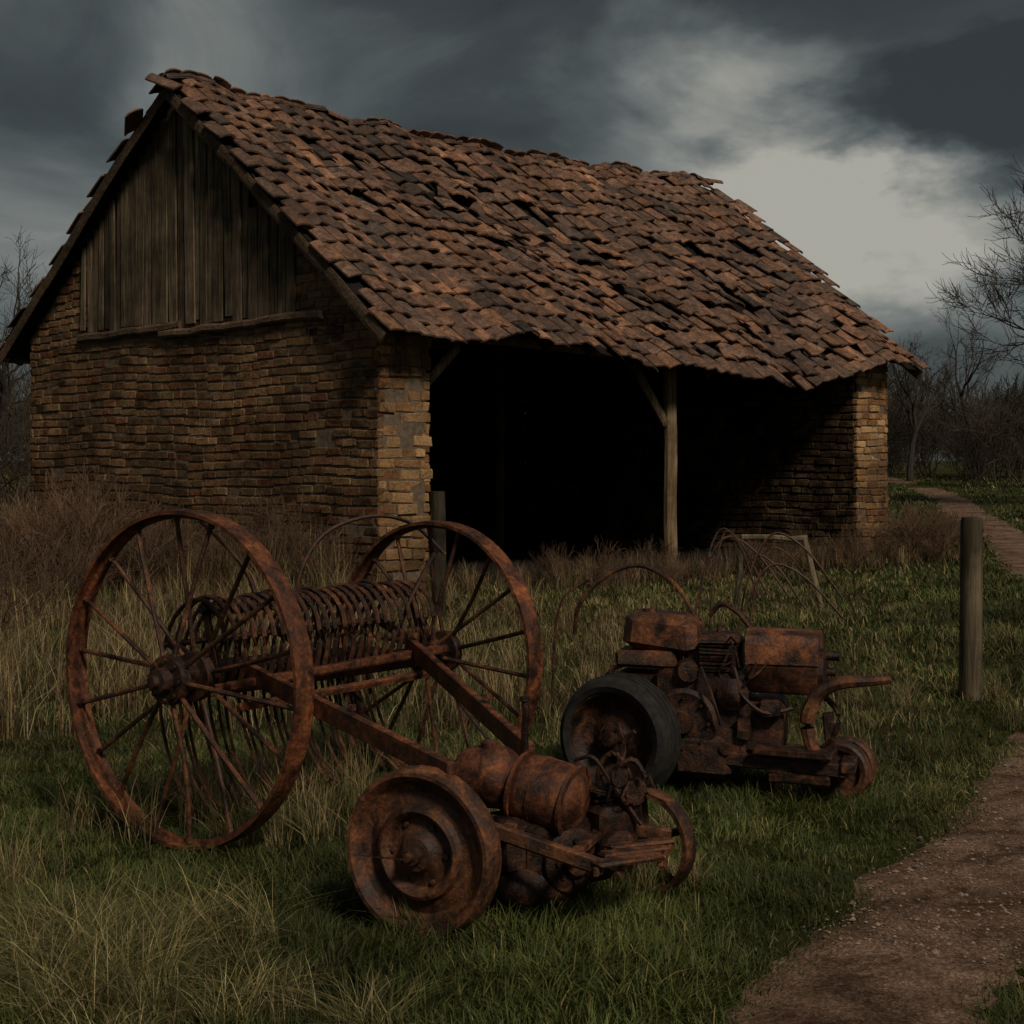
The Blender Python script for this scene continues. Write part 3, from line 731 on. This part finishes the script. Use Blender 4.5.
def tufts(name,cent,per,hr,ww,cols,spread=.1,leanr=(.2,.9)):
    ps=[];hs=[];azs=[];ls=[];cs=[]
    for (cx,cy,sc) in cent:
        m=int(per*rng.uniform(.6,1.4)); a=rng.random(m)*6.283; r=spread*sc*np.sqrt(rng.random(m))
        x=cx+r*np.cos(a); y=cy+r*np.sin(a)
        ps.append(np.stack([x,y,hgt(x,y)],1)); hs.append(rng.uniform(hr[0],hr[1],m)*sc)
        azs.append(a*.6+rng.normal(0,1.1,m)+rng.uniform(0,6.28)); ls.append(rng.uniform(*leanr,m)*rng.uniform(.6,1.2))
        c=np.array(cols)[rng.integers(0,len(cols),m)]*rng.uniform(.5,1.2,(m,1))*rng.uniform(.6,1.15); cs.append(c)
    p=np.concatenate(ps);h=np.concatenate(hs); n=len(p)
    blades(name,p,h,ww*rng.uniform(.6,1.3,n),np.concatenate(azs),np.concatenate(ls),np.concatenate(cs))
STRAW=[(.44,.33,.16),(.33,.24,.12),(.22,.155,.075),(.12,.11,.04),(.28,.225,.10)]
GRN=[(.10,.11,.028),(.17,.15,.05),(.32,.26,.11),(.50,.40,.20),(.08,.09,.022),(.24,.19,.08)]
RED=[(.15,.083,.045),(.10,.058,.032),(.19,.125,.065),(.27,.19,.10),(.07,.045,.026)]
c=[(rng.uniform(-1.75,-.75),rng.uniform(4.2,5.0),rng.uniform(.6,1.25)) for _ in range(24)]+[(rng.uniform(-1.2,-.3),rng.uniform(3.9,4.5),.75) for _ in range(8)]
tufts('meadow_grass_tufts',c,200,(.12,.34),.0032,GRN,.11,(.5,1.5))
c=[]
for _ in range(60):
    s=rng.uniform(-.1,1.1); f=rng.uniform(-.8,.5); q=RK(s,f,0); c.append((q[0],q[1],rng.uniform(.4,.95)))
for _ in range(26): c.append((rng.uniform(-.2,.7),rng.uniform(5.3,6.6),rng.uniform(.3,.55)))
for _ in range(34): c.append((rng.uniform(.2,1.9),rng.uniform(7.2,8.6),rng.uniform(.35,.75)))
for _ in range(22): c.append((rng.uniform(1.9,3.3),rng.uniform(8.6,11),rng.uniform(.4,.75)))
for _ in range(12): c.append((rng.uniform(-2.2,-1.7),rng.uniform(5.0,6.6),rng.uniform(.5,.9)))
for _ in range(8): c.append((3.09+rng.normal(0,.15),10.1+rng.normal(0,.12),.5))
tufts('dry_grass_tufts',c,55,(.2,.46),.0040,STRAW+GRN[:2],.10,(.15,1.15))
c=[]
for _ in range(410):
    y=rng.uniform(8.5,16.5); x=rng.uniform(-.42*y-.5,.10*y); c.append((x,y,rng.uniform(.45,1.2)*(1 if x<-1.2 else .6)))
tufts('tall_dry_grass',c,52,(.25,.70),.0062,STRAW+RED[:2],.17,(.1,1.0))
c=[]
for _ in range(310):
    t=rng.random()
    if t<.55: q=A+e2*rng.uniform(-.3,W+1)-e1*rng.uniform(.1,1.6); sc=rng.uniform(.6,1.35)
    else: q=A+e1*rng.uniform(.0,L+.6)+FN[:2]*rng.uniform(.05,1.2); sc=rng.uniform(.25,.65)
    c.append((q[0],q[1],sc))
tufts('wall_weeds',c,60,(.3,.85),.008,RED+STRAW[1:4],.2,(.05,.8))

# ---------------------------------------------------------------- bare woody plants
def grow(b,p,d,r,l,depth,sp,nc,colr,k=5,gr=.0,minr=.004):
    n=4 if depth>1 else 3; pts=[p]; dd=d
    for i in range(n):
        dd=N(dd+rng.normal(0,.17,3)+np.array([0,0,gr])); pts.append(pts[-1]+dd*l/n)
    rs=np.linspace(r,max(r*.55,minr*.7),n+1)
    b.tube(pts,rs,k if depth>2 else 3,colr,cap=False)
    if depth<=0: return
    m=nc if depth>1 else nc+1
    for i in range(m):
        t=rng.uniform(.3,1) if i else 1.0; q=t*n; a=min(int(q),n-1); pos=pts[a]+(pts[a+1]-pts[a])*(q-a)
        ang=rng.uniform(.35,1)*sp if i else rng.uniform(.1,.4)*sp
        rd=rng.normal(0,1,3); rd=N(rd-dd*np.dot(rd,dd)); nd_=N(dd*math.cos(ang)+rd*math.sin(ang))
        grow(b,pos,nd_,max(r*rng.uniform(.42,.62),minr),l*rng.uniform(.6,.82),depth-1,sp,nc,colr,k,gr,minr)
def tree(name,x,y,h,depth=6,nc=3,sp=.8,r=None,lean=(0,0)):
    b=B(); z=float(hgt(x,y)); r=r or h*.020
    grow(b,np.array([x,y,z-.2]),N((lean[0],lean[1],1)),r,h*.30,depth,sp,nc,(1,1,1),8,.06,h*.0008)
    b.finish(name,M_bark,None,True)
tree('bare_tree',17.2,46,12.5,6,4,.9)
tree('bare_tree.001',17.8,67,8.6,6,3,.85)
tree('bare_tree.002',-16.2,46,9.5,6,3,.9)
tree('bare_tree.003',22.0,70,9.5,6,3,.9)
def shrub_proto(h,depth,nc,stems,sp=.75,mr=.01):
    b=B()
    for _ in range(stems):
        grow(b,np.array([rng.normal(0,.25*h*.3),rng.normal(0,.25*h*.3),-.1]),N(rng.normal(0,.35,3)+[0,0,1]),h*.010,h*.42,depth,sp,nc,(1,1,1),4,.05,mr)
    return np.concatenate(b.v),np.array([f for f in b.f if len(f)==4])
def replicate(name,protos,places,colf):
    VV=[];FF=[];CC=[];o=0
    for (x,y,s) in places:
        V,F=protos[rng.integers(len(protos))]; a=rng.random()*6.283; ca,sa=math.cos(a),math.sin(a)
        Rm=np.array([[ca,-sa,0],[sa,ca,0],[0,0,1]]); VV.append(V@Rm.T*[s,s,s*rng.uniform(.85,1.15)]+[x,y,float(hgt(x,y))]); FF.append(F+o); o+=len(V)
        CC.append(np.tile(np.array(colf()),(len(V),1)))
    V=np.concatenate(VV).astype(np.float32);F=np.concatenate(FF).astype(np.int32)
    me=bpy.data.meshes.new(name); me.vertices.add(len(V)); me.vertices.foreach_set('co',V.ravel()); me.loops.add(F.size); me.loops.foreach_set('vertex_index',F.ravel())
    me.polygons.add(len(F)); me.polygons.foreach_set('loop_start',np.arange(len(F),dtype=np.int32)*4); me.update(calc_edges=True)
    c=np.ones((len(V),4),np.float32); c[:,:3]=np.concatenate(CC); ca=me.color_attributes.new('Col','FLOAT_COLOR','POINT'); ca.data.foreach_set('color',c.ravel())
    me.materials.append(M_twig); ob=bpy.data.objects.new(name,me); COL.objects.link(ob)
protos=[shrub_proto(5,4,3,6,.8,.014) for _ in range(4)]
pl=[(rng.uniform(17.5,45),rng.uniform(60,88),rng.uniform(.4,.95)) for _ in range(85)]
pl+=[(x+rng.normal(0,1.5),100+rng.normal(0,6),rng.uniform(.7,1.4)) for x in np.linspace(-70,80,70)]
pl+=[(-rng.uniform(14,30),rng.uniform(34,60),rng.uniform(.4,.85)) for _ in range(32)]
replicate('hedgerow',protos,pl,lambda:np.array([.060,.048,.034])*rng.uniform(.35,1.5))
pr2=[shrub_proto(1.0,3,3,8,.8,.0032) for _ in range(3)]
pl=[]
for _ in range(48):
    q=A+e2*rng.uniform(.2,W+1.5)-e1*rng.uniform(.3,1.8); pl.append((q[0],q[1],rng.uniform(.6,1.5)))
for _ in range(22):
    q=A+e1*rng.uniform(2,L)+FN[:2]*rng.uniform(.3,1.5); pl.append((q[0],q[1],rng.uniform(.35,.7)))
for _ in range(10):
    q=A+e1*rng.uniform(L-.8,L+.5)+FN[:2]*rng.uniform(.2,1.0); pl.append((q[0],q[1],rng.uniform(.7,1.0)))
for _ in range(12): pl.append((rng.uniform(-6,-4),rng.uniform(11.5,16),rng.uniform(.6,1.1)))
replicate('bramble_bushes',pr2,pl,lambda:np.array([.13,.08,.05])*rng.uniform(.5,1.4))

# ---------------------------------------------------------------- light
sd=N((.36,-.62,.64))
el=math.asin(sd[2]); azm=math.atan2(sd[0],sd[1])
ld=bpy.data.lights.new('sun','SUN'); ld.energy=2.1; ld.angle=math.radians(10); ld.color=(1,.87,.70)
lo=bpy.data.objects.new('sun',ld); lo.rotation_euler=Vector(-sd).to_track_quat('-Z','Y').to_euler(); lo.location=(5,-5,12); COL.objects.link(lo)
w=bpy.data.worlds.new('World'); S.world=w; w.use_nodes=True; nt=w.node_tree; bg=nt.nodes['Background']; bg.inputs['Strength'].default_value=.1
sk=nt.nodes.new('ShaderNodeTexSky'); sk.sky_type='NISHITA'; sk.sun_disc=False; sk.sun_elevation=el; sk.sun_rotation=azm
tc=nt.nodes.new('ShaderNodeTexCoord'); sp=nt.nodes.new('ShaderNodeSeparateXYZ'); nt.links.new(tc.outputs['Generated'],sp.inputs[0])
def mth(op,a,b_=None,c_=None,clamp=False):
    n=nt.nodes.new('ShaderNodeMath'); n.operation=op; n.use_clamp=clamp
    for i,s in enumerate((a,b_,c_)):
        if s is None: continue
        if hasattr(s,'links'): nt.links.new(s,n.inputs[i])
        else: n.inputs[i].default_value=s
    return n.outputs[0]
def vm(op,a,b_):
    n=nt.nodes.new('ShaderNodeVectorMath'); n.operation=op
    for i,s in enumerate((a,b_)):
        if hasattr(s,'links'): nt.links.new(s,n.inputs[i])
        else: n.inputs[i].default_value=s
    return n
mp=nt.nodes.new('ShaderNodeMapping'); nt.links.new(tc.outputs['Generated'],mp.inputs[0]); mp.inputs['Rotation'].default_value=(0,.30,0); mp.inputs['Scale'].default_value=(1.0,1.0,2.1); mp.inputs['Location'].default_value=(.4,.1,.3)
nA=noise(nt,mp.outputs[0],5.0,8,.53,.5); nB=noise(nt,mp.outputs[0],1.8,3,.5,.2)
nC=noise(nt,mp.outputs[0],6.0,6,.55,0,'Color')
wv=vm('MULTIPLY',vm('SUBTRACT',nC,(.5,.5,.5)).outputs[0],(.30,.1,.20)).outputs[0]
dw=vm('ADD',tc.outputs['Generated'],wv).outputs[0]
def blob(c,sc,r0=0,r1=1):
    l=vm('LENGTH',vm('MULTIPLY',vm('SUBTRACT',dw,c).outputs[0],sc).outputs[0],(0,0,0))
    mr=nt.nodes.new('ShaderNodeMapRange'); mr.interpolation_type='SMOOTHSTEP'; nt.links.new(l.outputs['Value'],mr.inputs[0]); mr.inputs[1].default_value=r0; mr.inputs[2].default_value=r1; mr.inputs[3].default_value=1; mr.inputs[4].default_value=0
    return mr.outputs[0]
b1=blob((.130,.965,.205),(5.6,1,9.5)); b1b=blob((.235,.95,.145),(5.5,1,12)); b2=blob((.275,.94,.225),(7.0,1,19),.0,1.15); b3=blob((.27,.96,.10),(4.0,1,10)); b4=blob((-.1,.94,.33),(2.0,1,14)); b5=blob((-.30,.95,.17),(4,1,11)); b6=blob((.19,.96,.245),(9,1,16))
f=mth('ADD',mth('MULTIPLY',nA,.85),mth('MULTIPLY',nB,.15))
f=mth('ADD',f,mth('MULTIPLY',b1,.27)); f=mth('ADD',f,mth('MULTIPLY',b1b,.32)); f=mth('ADD',f,mth('MULTIPLY',b6,.14)); f=mth('SUBTRACT',f,mth('MULTIPLY',b2,.38)); f=mth('ADD',f,mth('MULTIPLY',b3,.18)); f=mth('SUBTRACT',f,mth('MULTIPLY',b4,.14)); f=mth('ADD',f,mth('MULTIPLY',b5,.13))
bk=nt.nodes.new('ShaderNodeMapRange'); nt.links.new(sp.outputs[1],bk.inputs[0]); bk.inputs[1].default_value=.6; bk.inputs[2].default_value=-.3; bk.inputs[3].default_value=0; bk.inputs[4].default_value=.06
f=mth('ADD',f,bk.outputs[0])
col=ramp(nt,f,[(.32,(.30,.36,.37)),(.46,(.46,.55,.56)),(.58,(.86,1.0,1.0)),(.71,(1.7,1.83,1.75)),(.88,(3.9,3.8,3.35))])
mx=nt.nodes.new('ShaderNodeMixRGB'); mx.inputs[0].default_value=.98; nt.links.new(sk.outputs[0],mx.inputs[1]); nt.links.new(col,mx.inputs[2])
nt.links.new(mx.outputs[0],bg.inputs['Color'])

# ---------------------------------------------------------------- camera
cd=bpy.data.cameras.new('Camera'); cd.sensor_width=36; cd.lens=1500/1024*36; cd.shift_y=-(512-460)/1024; cd.clip_end=3000
co=bpy.data.objects.new('Camera',cd); co.location=(0,0,1.6); co.rotation_euler=(math.pi/2,0,0); COL.objects.link(co); S.camera=co
S.view_settings.view_transform='Standard'; S.view_settings.look='None'; S.view_settings.exposure=0; S.view_settings.gamma=1
